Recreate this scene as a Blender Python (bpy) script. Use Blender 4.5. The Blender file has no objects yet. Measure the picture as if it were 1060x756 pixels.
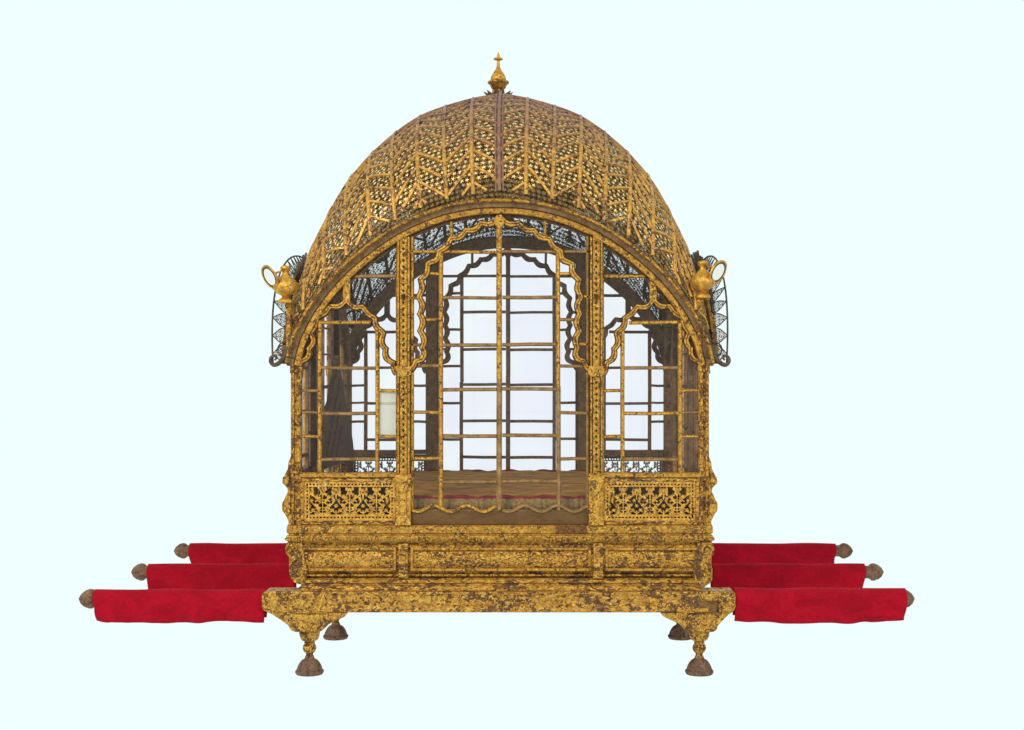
import bpy, math, random
import numpy as np
from mathutils import Vector
random.seed(7); rng = np.random.RandomState(11)
S = 0.0035            # metres per drawing unit
CX, GY = 517.5, 699.0
DEP = 400.0           # depth of the body
PI = math.pi
sc = bpy.context.scene
C = sc.collection

# ------------------------------------------------------------------ helpers
def V(x, y, d): return ((x-CX)*S, d*S, (GY-y)*S)
def front(x, y, d): return V(x, y, d)
def rear(x, y, d): return V(2*CX-x, y, DEP-d)
KS = 200/215.*0.985
def cy(y): return y if y > 378 else 378-(378-y)*0.63
def left(x, y, d): return V(CX-214+d, cy(y), 200-(x-CX)*KS)
def right(x, y, d): return V(CX+214-d, cy(y), 200+(x-CX)*KS)

class MB:
    def __init__(s): s.v=[]; s.f=[]; s.m=[]; s.uv={}
    def add(s, vs, fs, mi=0):
        o=len(s.v); s.v.extend(vs)
        for i,f in enumerate(fs):
            s.f.append(tuple(a+o for a in f)); s.m.append(mi[i] if isinstance(mi,(list,tuple)) else mi)
def obj(name, mb, mats, parent=None, smooth=False, label=None, bevel=0, ang=35):
    me = bpy.data.meshes.new(name); me.from_pydata(mb.v, [], mb.f)
    for m in (mats if isinstance(mats,(list,tuple)) else [mats]): me.materials.append(m)
    me.polygons.foreach_set('material_index', mb.m)
    if smooth:
        me.polygons.foreach_set('use_smooth', [True]*len(mb.f))
        try: me.set_sharp_from_angle(angle=math.radians(ang))
        except Exception: pass
    me.update()
    o = bpy.data.objects.new(name, me); C.objects.link(o)
    if parent: o.parent = parent
    if label: o['label'] = label
    if bevel:
        b=o.modifiers.new('bevel','BEVEL'); b.width=bevel*S; b.segments=2; b.limit_method='ANGLE'
    return o
def empty(name, loc, parent=None):
    o = bpy.data.objects.new(name, None); C.objects.link(o); o.location = loc; o.empty_display_size=.1
    if parent: o.parent = parent
    return o
def tag(o, label, cat, group=None):
    o['label']=label; o['category']=cat
    if group: o['group']=group

def catmull(pts, n=8):
    P=[pts[0]]+list(pts)+[pts[-1]]; out=[]
    for i in range(1,len(P)-2):
        p0,p1,p2,p3=[np.array(q,float) for q in P[i-1:i+3]]
        for k in range(n):
            t=k/n
            out.append(.5*((2*p1)+(-p0+p2)*t+(2*p0-5*p1+4*p2-p3)*t*t+(-p0+3*p1-3*p2+p3)*t**3))
    out.append(np.array(P[-2],float)); return np.array(out)
def resample(p, step):
    p=np.array(p,float); d=np.r_[0,np.cumsum(np.linalg.norm(np.diff(p,axis=0),axis=1))]
    n=max(2,int(round(d[-1]/step))+1); s=np.linspace(0,d[-1],n)
    return np.stack([np.interp(s,d,p[:,k]) for k in range(p.shape[1])],1), s
def normals2(p):
    t=np.gradient(p,axis=0); t/=np.maximum(np.linalg.norm(t,axis=1,keepdims=True),1e-9)
    return np.stack([-t[:,1],t[:,0]],1)
def offset(p, a): return p+normals2(p)*np.reshape(a,(-1,1))
def sweep(mb, mp, pts, prof, closed_path=False, nrm=None):
    """pts: 2-D path in a facade plane; prof: closed list of (across, depth, material)"""
    p=np.array(pts,float); n=normals2(p) if nrm is None else nrm
    if len(p)>2 and not closed_path:                         # mitre
        pass
    k=len(prof); vs=[]; fs=[]; ms=[]
    for q,nn in zip(p,n):
        for (a,d,_) in prof: vs.append(mp(q[0]+nn[0]*a, q[1]+nn[1]*a, d))
    for i in range(len(p)-1):
        for j in range(k):
            a=i*k+j; b=i*k+(j+1)%k
            fs.append((a,b,b+k,a+k)); ms.append(prof[j][2])
    if not closed_path:
        fs.append(tuple(range(k))[::-1]); ms.append(prof[0][2])
        fs.append(tuple((len(p)-1)*k+j for j in range(k))); ms.append(prof[0][2])
    mb.add(vs,fs,ms)
def barprof(w, f=-2.2, b=2.0, g=0, inner=1):
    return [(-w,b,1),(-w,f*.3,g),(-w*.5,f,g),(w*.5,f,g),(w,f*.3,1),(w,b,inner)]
def box(mb, mp, x0,x1,y0,y1,d0,d1, mi=0, back=None):
    vs=[mp(x,y,d) for d in (d0,d1) for (x,y) in ((x0,y0),(x1,y0),(x1,y1),(x0,y1))]
    b = mi if back is None else back
    mb.add(vs,[(0,1,2,3),(7,6,5,4),(0,4,5,1),(1,5,6,2),(2,6,7,3),(3,7,4,0)],[mi,b,mi,mi,mi,mi])
def prism(mb, mp, poly, d0, d1, mi=0):
    n=len(poly); vs=[mp(x,y,d0) for x,y in poly]+[mp(x,y,d1) for x,y in poly]
    fs=[tuple(range(n)),tuple(range(n,2*n))[::-1]]+[(i,i+n,(i+1)%n+n,(i+1)%n) for i in range(n)]
    mb.add(vs,fs,mi)
def lathe(mb, cx, cyy, cd, prof, n=24, mi=0, flute=0, nf=12, axis=None, mp=V):
    """prof (r, y). vertical turned piece about (cx, cd)"""
    vs=[];fs=[]
    for (r,y) in prof:
        for k in range(n):
            a=2*PI*k/n; rr=r*(1+flute*abs(math.sin(nf*a/2))) if r>6 else r
            vs.append(mp(cx+rr*math.cos(a), y, cd+rr*math.sin(a)))
    for i in range(len(prof)-1):
        for k in range(n):
            fs.append((i*n+k,i*n+(k+1)%n,(i+1)*n+(k+1)%n,(i+1)*n+k))
    fs.append(tuple(range(n))); fs.append(tuple((len(prof)-1)*n+k for k in range(n)))
    mb.add(vs,fs,mi)
def tube3(mb, pts, r, n=8, mi=0):
    """pts in world drawing units (x,y,d); r scalar or list"""
    P=np.array([V(*p) for p in pts]); T=np.gradient(P,axis=0); T/=np.linalg.norm(T,axis=1,keepdims=True)+1e-12
    ref=np.array([0,0,1.]) if abs(T[0][2])<.9 else np.array([0,1.,0])
    vs=[];fs=[]; u=np.cross(ref,T[0]); u/=np.linalg.norm(u)
    for i,(p,t) in enumerate(zip(P,T)):
        u=u-t*np.dot(u,t); u/=np.linalg.norm(u)+1e-12; w=np.cross(t,u)
        rr=(r[i] if hasattr(r,'__len__') else r)*S
        for k in range(n):
            a=2*PI*k/n; vs.append(tuple(p+rr*(math.cos(a)*u+math.sin(a)*w)))
    for i in range(len(P)-1):
        for k in range(n): fs.append((i*n+k,i*n+(k+1)%n,(i+1)*n+(k+1)%n,(i+1)*n+k))
    fs.append(tuple(range(n))[::-1]); fs.append(tuple((len(P)-1)*n+k for k in range(n)))
    mb.add(vs,fs,mi)
def ribbon(mb, P, Nn, prof, mi=0):
    """P, Nn world-space; prof (across,height) open, drawing units"""
    P=np.array(P); Nn=np.array(Nn); T=np.gradient(P,axis=0); T/=np.linalg.norm(T,axis=1,keepdims=True)+1e-12
    B=np.cross(T,Nn); B/=np.linalg.norm(B,axis=1,keepdims=True)+1e-12
    k=len(prof); vs=[];fs=[]
    for p,n_,b in zip(P,Nn,B):
        for a,h in prof: vs.append(tuple(p+b*a*S+n_*h*S))
    for i in range(len(P)-1):
        for j in range(k-1): fs.append((i*k+j,i*k+j+1,(i+1)*k+j+1,(i+1)*k+j))
    mb.add(vs,fs,mi)
def ring(mb, prof, hx, d0, d1, cxx=CX, mi=0):
    """prof list of (outward, y); rectangular mitred moulding, closed"""
    k=len(prof); vs=[];fs=[]
    for (sx,dd,sd) in ((-1,d0,-1),(1,d0,-1),(1,d1,1),(-1,d1,1)):
        for (o,y) in prof: vs.append(V(cxx+sx*(hx+o), y, dd+sd*o))
    for c in range(4):
        for j in range(k):
            a=c*k+j; b=c*k+(j+1)%k; e=((c+1)%4)*k
            fs.append((a,b,e+(j+1)%k,e+j))
    mb.add(vs,fs,mi)

# ------------------------------------------------------------------ node helpers
class X:
    def __init__(s, nt, sock): s.nt=nt; s.s=sock
    def _m(s, op, *a):
        n=s.nt.nodes.new('ShaderNodeMath'); n.operation=op
        for i,v in enumerate((s,)+a):
            if isinstance(v,X): s.nt.links.new(v.s,n.inputs[i])
            else: n.inputs[i].default_value=v
        return X(s.nt,n.outputs[0])
    def __add__(s,o): return s._m('ADD',o)
    __radd__=__add__
    def __sub__(s,o): return s._m('SUBTRACT',o)
    def __mul__(s,o): return s._m('MULTIPLY',o)
    __rmul__=__mul__
    def __truediv__(s,o): return s._m('DIVIDE',o)
    def rsub(s,o): return (s*-1.)+o
    def fract(s): return s._m('FRACT')
    def floor(s): return s._m('FLOOR')
    def abs(s): return s._m('ABSOLUTE')
    def sin(s): return s._m('SINE')
    def cos(s): return s._m('COSINE')
    def sqrt(s): return s._m('SQRT')
    def atan2(s,o): return s._m('ARCTAN2',o)
    def lt(s,o): return s._m('LESS_THAN',o)
    def gt(s,o): return s._m('GREATER_THAN',o)
    def max(s,o): return s._m('MAXIMUM',o)
    def min(s,o): return s._m('MINIMUM',o)
    def clamp(s): return s.max(0.).min(1.)
    def smooth(s,a,b):
        n=s.nt.nodes.new('ShaderNodeMapRange'); n.interpolation_type='SMOOTHSTEP'
        s.nt.links.new(s.s,n.inputs[0]); n.inputs[1].default_value=a; n.inputs[2].default_value=b
        return X(s.nt,n.outputs[0])
def newmat(name):
    m=bpy.data.materials.new(name); m.use_nodes=True; nt=m.node_tree; nt.nodes.clear()
    out=nt.nodes.new('ShaderNodeOutputMaterial'); b=nt.nodes.new('ShaderNodeBsdfPrincipled')
    nt.links.new(b.outputs[0],out.inputs[0]); return m,nt,b,out
def coord(nt, kind='Object', scale=(1,1,1), loc=(0,0,0)):
    t=nt.nodes.new('ShaderNodeTexCoord'); mp=nt.nodes.new('ShaderNodeMapping')
    nt.links.new(t.outputs[kind],mp.inputs[0]); mp.inputs[3].default_value=scale; mp.inputs[1].default_value=loc
    return mp.outputs[0]
def noise(nt, vec, sc_, det=4, rough=.55, dist=0):
    n=nt.nodes.new('ShaderNodeTexNoise'); nt.links.new(vec,n.inputs['Vector'])
    n.inputs['Scale'].default_value=sc_; n.inputs['Detail'].default_value=det
    n.inputs['Roughness'].default_value=rough; n.inputs['Distortion'].default_value=dist
    return X(nt,n.outputs[0])
def vor(nt, vec, sc_, feat='F1', out='Distance'):
    n=nt.nodes.new('ShaderNodeTexVoronoi'); n.feature=feat; nt.links.new(vec,n.inputs['Vector'])
    n.inputs['Scale'].default_value=sc_; return X(nt,n.outputs[out])
def mix(nt, fac, a, b):
    n=nt.nodes.new('ShaderNodeMix'); n.data_type='RGBA'
    if isinstance(fac,X): nt.links.new(fac.s,n.inputs[0])
    else: n.inputs[0].default_value=fac
    for i,v in ((6,a),(7,b)):
        if isinstance(v,(tuple,list)): n.inputs[i].default_value=tuple(v)+(1,)
        else: nt.links.new(v,n.inputs[i])
    return n.outputs[2]
def bump(nt, b, h, st=.5, dist=1.0):
    n=nt.nodes.new('ShaderNodeBump'); n.inputs['Strength'].default_value=st; n.inputs['Distance'].default_value=dist*S
    nt.links.new(h.s,n.inputs['Height']); nt.links.new(n.outputs[0],b.inputs['Normal'])
U=1/S
def link(nt,b,inp,x): nt.links.new(x.s if isinstance(x,X) else x, b.inputs[inp])

GOLD=(0.80,0.43,0.060); GOLD2=(0.42,0.175,0.022); PALE=(0.92,0.66,0.24); BRN=(0.06,0.022,0.010); DK=(0.022,0.010,0.005)
def gilt(name, wear=.5, engr=.5, ecell=5.0, stretch=(1,1,1), blot=14., tint=None, patch=None, metal=.45, pinkish_top=False):
    m,nt,b,_=newmat(name)
    v=coord(nt,'Object',stretch)
    big=noise(nt,v,U/blot,5,.62,.6); mid=noise(nt,v,U/5.,4,.65,.4); fine=noise(nt,v,U/1.6,2,.6)
    e=(noise(nt,v,U/(ecell*1.15),1.5,.5,1.6)-.5).abs(); f1=vor(nt,v,U/(ecell*.8),'F1')
    n3=noise(nt,v,U/3.0,2,.7,.5)
    worn=(big*.42+mid*.30+n3*.42)
    th=.648-.14*wear
    mask=worn.smooth(th,th+.035)*.93
    line=(e.smooth(.012,.045).rsub(1.))*engr
    dots=(f1.smooth(.10,.26).rsub(1.))*engr*.7
    col=mix(nt,mid.smooth(.35,.65),GOLD2,GOLD)
    col=mix(nt,(fine*big*2.).smooth(.50,.85)*.55,col,PALE)
    col=mix(nt,big.smooth(.58,.30)*.35,col,tint or (0.50,0.30,0.10))
    col=mix(nt,(line+dots).clamp()*.85,col,DK if engr>.6 else BRN)
    bc=mix(nt,(fine*.5+mid*.5).smooth(.38,.62),(0.030,0.011,0.006),(0.15,0.062,0.034))
    if patch:                                              # a rectangular bare spot of the wood
        sep=nt.nodes.new('ShaderNodeSeparateXYZ'); nt.links.new(coord(nt),sep.inputs[0])
        sx,sz=X(nt,sep.outputs[0]),X(nt,sep.outputs[2])
        p=None
        for (x0,x1,y0,y1) in patch:
            a=((sx-((x0+x1)/2-CX)*S).abs().lt((x1-x0)/2*S))*((sz-(GY-(y0+y1)/2)*S).abs().lt((y1-y0)/2*S))
            p=a if p is None else p.max(a)
        mask=mask.max(p*.8)
    if pinkish_top:  # pinkish brown, stronger with height and in random patches
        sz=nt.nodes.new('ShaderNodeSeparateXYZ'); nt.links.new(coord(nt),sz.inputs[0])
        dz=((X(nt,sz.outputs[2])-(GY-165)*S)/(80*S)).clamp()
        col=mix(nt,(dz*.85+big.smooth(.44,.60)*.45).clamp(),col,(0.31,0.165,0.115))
    col=mix(nt,mask,col,bc)
    link(nt,b,'Base Color',col)
    link(nt,b,'Metallic',mask.rsub(1.)*metal); b.inputs['Specular IOR Level'].default_value=.15
    link(nt,b,'Roughness',(mask*.3)+.42+(fine*.1))
    bump(nt,b,(mask*-.6)+((line+dots)*-1.)+(mid*.5),.7,.8)
    return m
def plainmat(name, c1, c2, rough=.6, metal=0., sc_=8., bmp=.4, stretch=(1,1,1), spec=None):
    m,nt,b,_=newmat(name); v=coord(nt,'Object',stretch)
    n=noise(nt,v,U/sc_,6,.65,.3); f=noise(nt,v,U/1.8,3,.6)
    col=mix(nt,(n*.6+f*.4).smooth(.32,.68),c1,c2); link(nt,b,'Base Color',col)
    b.inputs['Roughness'].default_value=rough; b.inputs['Metallic'].default_value=metal
    b.inputs['Specular IOR Level'].default_value=.12
    if spec is not None: b.inputs['Specular IOR Level'].default_value=spec
    bump(nt,b,n+f*.5,bmp,.8); return m
def flower(nt, u, v, c, rnd, vine=.075):
    """five-petalled stars on a half-drop grid, each in a thin ring; 1 where metal, 1 where petal"""
    row=(v/c).floor(); odd=(row*.5).fract()*2.
    uu=(u/c)+odd*.5+(row*2.399).sin()*.22
    col_=uu.floor()
    a=uu.fract()-.5; b_=(v/c).fract()-.5
    a=a+(rnd-.5)*.35; b_=b_+(rnd-.5)*-.35
    r=(a*a+b_*b_).sqrt(); an=b_.atan2(a)+(col_*1.7+row*2.3)
    pr=(an*5.).cos()*.11+.26
    pet=(r-pr).lt(0.)
    rg=(r-.47+(an*5.).cos()*.04).abs().lt(vine*.6)
    return pet.max(rg), pet, r-pr
def filigree(name, base_dark=False, cell=5.3, vine=.085, useuv=True, inner=False):
    m,nt,b,out=newmat(name)
    tc=nt.nodes.new('ShaderNodeTexCoord'); sep=nt.nodes.new('ShaderNodeSeparateXYZ')
    nt.links.new(tc.outputs['UV'],sep.inputs[0]); u,v=X(nt,sep.outputs[0]),X(nt,sep.outputs[1])
    ov=coord(nt); mid=noise(nt,ov,U/6.,3,.6); big=noise(nt,ov,U/26.,4,.6); fine=noise(nt,ov,U/1.6,2,.6)
    met,pet,pet_r=flower(nt,u,v,cell,mid,vine)
    halo=(pet_r-(.03 if inner else .07)).lt(0.); met=met.max(halo)
    if not inner:
        zs=nt.nodes.new('ShaderNodeSeparateXYZ'); nt.links.new(ov,zs.inputs[0])
        hi=((X(nt,zs.outputs[2])-(GY-184)*S)/(16*S)).clamp()
        hole=met.rsub(1.)
        if not base_dark: met=met.max((mid*.35+hi).gt(.62))  # upper holes closed so that no sky shows through
        met=met.max(big.gt(.62))                     # random blotches of holes filled with old dirt
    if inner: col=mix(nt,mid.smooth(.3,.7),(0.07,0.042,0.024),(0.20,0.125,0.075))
    elif base_dark:
        col=mix(nt,mid.smooth(.35,.65),(0.025,0.013,0.007),(0.13,0.07,0.025))
        col=mix(nt,pet*.4,col,(0.42,0.26,0.07))
    else:
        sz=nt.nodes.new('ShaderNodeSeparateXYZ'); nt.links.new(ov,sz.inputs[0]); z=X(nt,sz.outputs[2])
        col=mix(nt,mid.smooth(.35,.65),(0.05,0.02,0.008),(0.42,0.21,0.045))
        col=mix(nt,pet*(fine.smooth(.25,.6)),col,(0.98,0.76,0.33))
        pink_mix=((z-(GY-160)*S)/(90*S)).clamp()*.65+big.smooth(.50,.64)*.5  # pinkish brown grows with height, plus random patches
        col=mix(nt,pink_mix*(pet*.35).rsub(1.)*.75,col,(0.27,0.135,0.085))
    if not inner: col=mix(nt,hole*.9,col,(0.022,0.010,0.005))  # closed holes painted dark, like the shaded inside behind open ones
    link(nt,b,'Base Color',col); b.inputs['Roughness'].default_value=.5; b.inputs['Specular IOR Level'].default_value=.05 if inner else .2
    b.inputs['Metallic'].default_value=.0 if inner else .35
    bump(nt,b,pet+met*.6,.8,1.)
    tr=nt.nodes.new('ShaderNodeBsdfTransparent'); mx=nt.nodes.new('ShaderNodeMixShader')
    nt.links.new(met.s,mx.inputs[0]); nt.links.new(tr.outputs[0],mx.inputs[1]); nt.links.new(b.outputs[0],mx.inputs[2])
    nt.links.new(mx.outputs[0],out.inputs[0]); return m

M={}
M['gilt']=gilt('gilded_wood',.42,.35)
M['col']=gilt('engraved_gilt_column',.22,.7,3.6)
M['bar']=gilt('gilded_bar',.36,.45,2.8,blot=10.)
M['post']=gilt('worn_gilt_post',.66,.7,4.)
M['bare']=plainmat('bare_bronze_bar',(0.13,0.068,0.026),(0.38,0.215,0.082),.6,.1)
M['inner']=plainmat('backlit_shade_inner_side',(0.10,0.055,0.025),(0.28,0.170,0.085),.7,spec=.03)  # backlit shade of the inward faces is put into this brown
M['dline']=plainmat('dark_groove',(0.025,0.010,0.005),(0.10,0.046,0.018),.8)
M['screen']=gilt('pierced_gilt_sheet',.3,.2,4.)
M['cornice']=gilt('gilded_cornice',.40,.75,2.6,(1,1,1.2),patch=[(575,607,543.5,552)],tint=(0.42,0.26,0.09))
M['frieze']=gilt('gilded_frieze',.52,.8,4.0,(.75,.75,1.15),blot=22.)
M['frame']=gilt('flaking_gilt_moulding',.54,.6,3.2,(.5,.5,1.3))
M['beam']=gilt('flaking_gilt_beam',.50,.6,3.6,(.7,.7,1.),tint=(0.40,0.22,0.09))
M['block']=gilt('gilded_bracket',.5,.7,3.8,patch=[(717,743,620,633)])
M['foot']=plainmat('old_foot_wood',(0.055,0.028,0.018),(0.24,0.135,0.088),.6)
M['lip']=gilt('gilt_bronze_lip',.62,.3,3.,tint=(0.40,0.24,0.09))
M['copper']=plainmat('weathered_copper_band',(0.15,0.07,0.045),(0.32,0.18,0.125),.55,.2)
M['rib']=gilt('gilt_copper_rib',.28,.2,3.4,tint=(0.50,0.32,0.17),pinkish_top=True)
M['filig']=filigree('pierced_gilt_copper')
M['filig_in']=filigree('pierced_copper_inside',inner=True)
M['filig_dk']=filigree('dark_pierced_fringe',True,5.,.09)
M['iron']=plainmat('dark_metal',(0.035,0.026,0.018),(0.13,0.10,0.07),.55,.2)
M['brass']=gilt('bright_gilt_brass',.12,.15,3.,metal=.8)
M['knob']=plainmat('carved_knob_wood',(0.07,0.032,0.018),(0.27,0.15,0.09),.55)
M['floor']=plainmat('brown_floor',(0.03,0.015,0.008),(0.08,0.045,0.022),.8)
M['board']=plainmat('brown_board',(0.10,0.050,0.018),(0.165,0.088,0.035),.6,sc_=14.,bmp=.15,stretch=(.3,.3,1))
M['stepped']=plainmat('mottled_dark_brown',(0.035,0.021,0.012),(0.20,0.125,0.075),.7,sc_=3.,bmp=1.,spec=.03)
m,nt,b,_=newmat('mirror_glass'); b.inputs['Base Color'].default_value=(.85,.83,.78,1); b.inputs['Roughness'].default_value=.25; b.inputs['Metallic'].default_value=.6; M['mirror']=m
# glass: thin old panes, slightly lilac, unevenly tinted
m,nt,b,out=newmat('old_window_glass')
v=coord(nt,'Object'); n1=noise(nt,v,U/70.,1,.4)
tr=nt.nodes.new('ShaderNodeBsdfTransparent'); nt.links.new(mix(nt,n1.smooth(.4,.62),(.975,.94,.985),(1.,.975,.985)),tr.inputs[0])
gl=nt.nodes.new('ShaderNodeBsdfGlossy'); gl.inputs['Roughness'].default_value=.04; gl.inputs[0].default_value=(.95,.88,.8,1)
mx=nt.nodes.new('ShaderNodeMixShader'); mx.inputs[0].default_value=.03
nt.links.new(tr.outputs[0],mx.inputs[1]); nt.links.new(gl.outputs[0],mx.inputs[2]); nt.links.new(mx.outputs[0],out.inputs[0]); M['glass']=m
m,nt,b,out=newmat('clouded_glass'); b.inputs['Base Color'].default_value=(.62,.60,.50,1); b.inputs['Roughness'].default_value=.4
tr=nt.nodes.new('ShaderNodeBsdfTransparent'); tr.inputs[0].default_value=(.95,.94,.88,1); mx=nt.nodes.new('ShaderNodeMixShader'); mx.inputs[0].default_value=.5
nt.links.new(tr.outputs[0],mx.inputs[1]); nt.links.new(b.outputs[0],mx.inputs[2]); nt.links.new(mx.outputs[0],out.inputs[0]); M['cloudy']=m
# red velvet
m,nt,b,_=newmat('red_velvet'); v=coord(nt,'Object',(.6,1,1)); n=noise(nt,v,U/22.,4,.6,.5); f=noise(nt,v,U/2.2,3,.6)
link(nt,b,'Base Color',mix(nt,(n*.6+f*.4).smooth(.38,.64),(0.26,0.0012,0.009),(0.37,0.0025,0.014)))
b.inputs['Roughness'].default_value=.85; b.inputs['Sheen Weight'].default_value=.12; b.inputs['Sheen Tint'].default_value=(1,.15,.2,1)
b.inputs['Specular IOR Level'].default_value=.1
bump(nt,b,f+n*2.,.4,.8); M['velvet']=m
# ochre brocade
m,nt,b,_=newmat('ochre_brocade'); v=coord(nt,'Object',(.35,1,1)); n=noise(nt,v,U/14.,4,.6,1.2); f=noise(nt,v,U/2.,3,.6)
link(nt,b,'Base Color',mix(nt,n.smooth(.35,.65),(0.24,0.095,0.006),(0.56,0.27,0.022))); b.inputs['Roughness'].default_value=.75; b.inputs['Specular IOR Level'].default_value=.1
bump(nt,b,n*2.+f,.6,1.5); M['ochre']=m
M['maroon']=plainmat('maroon_braid',(0.16,0.008,0.014),(0.32,0.02,0.03),.8)
M['cream']=plainmat('cream_fringe',(0.13,0.075,0.018),(0.40,0.26,0.10),.85,sc_=3.)

# ------------------------------------------------------------------ shape tables
EA=[(0,209),(20,209.7),(40,212.5),(60,217),(80,224),(100,233),(118,243.5),(143,261.5),(170,286),(189,309),(205,335),(214,356),(219,376)]
eax=np.array([a for a,_ in EA],float); eay=np.array([b for _,b in EA],float)
RX=np.array([0,33,66,97,126,153,177,199,216,227.],float)      # ridge |X| at rib number
EX=np.array([0,27,54,81,107,132,157,180,202,219.],float)      # eave |X| at rib number
RZ=[(0,314),(19.8,311.2),(56.1,302),(92.2,287.9),(125.6,264),(151,239.3),(172.7,211.2),(189.5,178.7),(201.3,151.7),(207.8,128.5),(211.5,106)]
RX=RX*(RZ[-1][0]/227.)
rzx=np.array([a for a,_ in RZ],float); rzy=np.array([b for _,b in RZ],float)
def sm(xq,xs,ys):                                             # smooth monotone interpolation
    xq=np.atleast_1d(np.array(xq,float)); mlt=np.gradient(ys,xs); mlt[0]=0
    i=np.clip(np.searchsorted(xs,xq)-1,0,len(xs)-2); h=xs[i+1]-xs[i]; t=(xq-xs[i])/h
    return (2*t**3-3*t**2+1)*ys[i]+(t**3-2*t**2+t)*h*mlt[i]+(-2*t**3+3*t**2)*ys[i+1]+(t**3-t**2)*h*mlt[i+1]
EYE=380.
NU,NT=9*8,44
uu=np.linspace(-9,9,2*NU+1)
au=np.abs(uu); sg=np.sign(uu); kk=np.arange(10.)
ex=sm(au,kk,EX); rx=sm(au,kk,RX); ey=sm(ex,eax,eay); ry=EYE-sm(rx,rzx,rzy)
th=np.linspace(0,PI/2,NT+1)
def roofgrid(out=0.0):
    G=np.zeros((2*NU+1,NT+1,3)); s=np.sin(th)[None,:]; c=np.cos(th)[None,:]
    xr=sg*rx-3.0; xe=sg*ex
    G[:,:,0]=xe[:,None]+(xr-xe)[:,None]*s
    G[:,:,1]=ey[:,None]+(ry-ey)[:,None]*(s**.96)
    G[:,:,2]=-8+208*(1-c)
    return G
G=roofgrid()
def W(a): return np.stack([a[...,0]*S,a[...,2]*S,(GY-a[...,1])*S],-1)
GW=W(G)
def gnorm(P):
    du=np.gradient(P,axis=0); dv=np.gradient(P,axis=1); n=np.cross(du,dv); n/=np.linalg.norm(n,axis=2,keepdims=True)+1e-12
    if n[NU,NT//2,1]>0: n=-n
    return n
GN=gnorm(GW)
GN[:,-1,1]=0; GN/=np.linalg.norm(GN,axis=2,keepdims=True)
dl=np.linalg.norm(np.diff(GW,axis=1),axis=2)/S
vl=np.concatenate([np.zeros((2*NU+1,1)),np.cumsum(dl[:,::-1],axis=1)],1)[:,::-1]   # distance from the ridge
tri=1-np.abs((au%2)-1)
ZG=28.
def flip(P):                                                  # to the rear half
    Q=np.array(P,float).copy(); Q[...,1]=DEP*S-Q[...,1]; return Q
def flipn(N): Q=np.array(N,float).copy(); Q[...,1]*=-1; return Q
def surf(u, v):                                               # (rib number, distance from ridge) -> point, normal
    f=(u+9)/18*2*NU; i=int(min(max(math.floor(f),0),2*NU-1)); w=f-i
    L=vl[i]*(1-w)+vl[i+1]*w; P=GW[i]*(1-w)+GW[i+1]*w; N_=GN[i]*(1-w)+GN[i+1]*w
    L=L[::-1]; P=P[::-1]; N_=N_[::-1]
    p=np.array([np.interp(v,L,P[:,k]) for k in range(3)]); n=np.array([np.interp(v,L,N_[:,k]) for k in range(3)])
    return p, n/np.linalg.norm(n)
def vmax(u): return np.interp(u,uu,vl[:,0])

# ================================================================== PALANQUIN
pal=empty('palanquin',(0,DEP/2*S,0))
tag(pal,'gilded domed palanquin with glazed arched windows on turned feet, red draped poles at its sides','palanquin')
pal.location=(0,0,0)

# ---- roof
def shell(name, mat, off, parent, smooth=True):
    vs=[];fs=[];uvs=[]
    nu,ntt=2*NU+1,NT+1
    P=GW+GN*off*S
    full=np.concatenate([P, flip(P)[:,:-1][:,::-1]],1); V_=vl*1.0
    fullV=np.concatenate([V_, V_[:,:-1][:,::-1]],1)
    m_=full.shape[1]
    me=bpy.data.meshes.new(name)
    fs=[(i*m_+j,(i+1)*m_+j,(i+1)*m_+j+1,i*m_+j+1) for i in range(nu-1) for j in range(m_-1)]
    me.from_pydata([tuple(p) for p in full.reshape(-1,3)],[],fs)
    ul=me.uv_layers.new(name='UVMap'); Uc=np.repeat((uu*26.)[:,None],m_,1).reshape(-1); Vc=fullV.reshape(-1)
    li=np.zeros(len(me.loops),int); me.loops.foreach_get('vertex_index',li)
    ul.data.foreach_set('uv',np.stack([Uc[li],Vc[li]],1).reshape(-1))
    me.materials.append(mat); me.polygons.foreach_set('use_smooth',[True]*len(fs))
    o=bpy.data.objects.new(name,me); C.objects.link(o); o.parent=parent; return o
roof=shell('roof',M['filig'],0,pal)
shell('roof_lining',M['filig_in'],-.2,roof)
RIBP=[(-2.3,0),(-1.9,1.6),(-.7,2.6),(.7,2.6),(1.9,1.6),(2.3,0)]
def both(fn):
    for s in (0,1): fn(s)
for k in range(-8,9):
    if k==0: continue
    vm=vmax(k)-8; pts=[surf(k,v) for v in np.linspace(0,vm,40)]
    P=np.array([p for p,_ in pts]); N_=np.array([n for _,n in pts])
    mb=MB(); P2=np.concatenate([P[::-1],flip(P)[1:]]); N2=np.concatenate([N_[::-1],flipn(N_)[1:]])
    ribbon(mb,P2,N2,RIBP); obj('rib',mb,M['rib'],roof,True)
pts=[surf(0,v) for v in np.linspace(0,vmax(0)-10,40)]
P=np.array([p for p,_ in pts]); N_=np.array([n for _,n in pts])
mb=MB(); P2=np.concatenate([P[::-1],flip(P)[1:]]); N2=np.concatenate([N_[::-1],flipn(N_)[1:]])
ribbon(mb,P2,N2,[(-4.6,0),(-4.4,2.2),(-3.2,2.4),(-2.6,1.2),(-1.8,1.2),(-1.2,3.6),(1.4,3.6),(2.0,1.2),(2.8,1.2),(3.2,2.4),(4.4,2.2),(4.6,0)])
obj('centre_band',mb,M['copper'],roof,True,label='wide plain copper band over the middle of the roof')
BAT=[8.]
while BAT[-1]<420: BAT.append(BAT[-1]+19+15*math.exp(-BAT[-1]/45.))
mb=MB()
mbr=MB()
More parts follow.
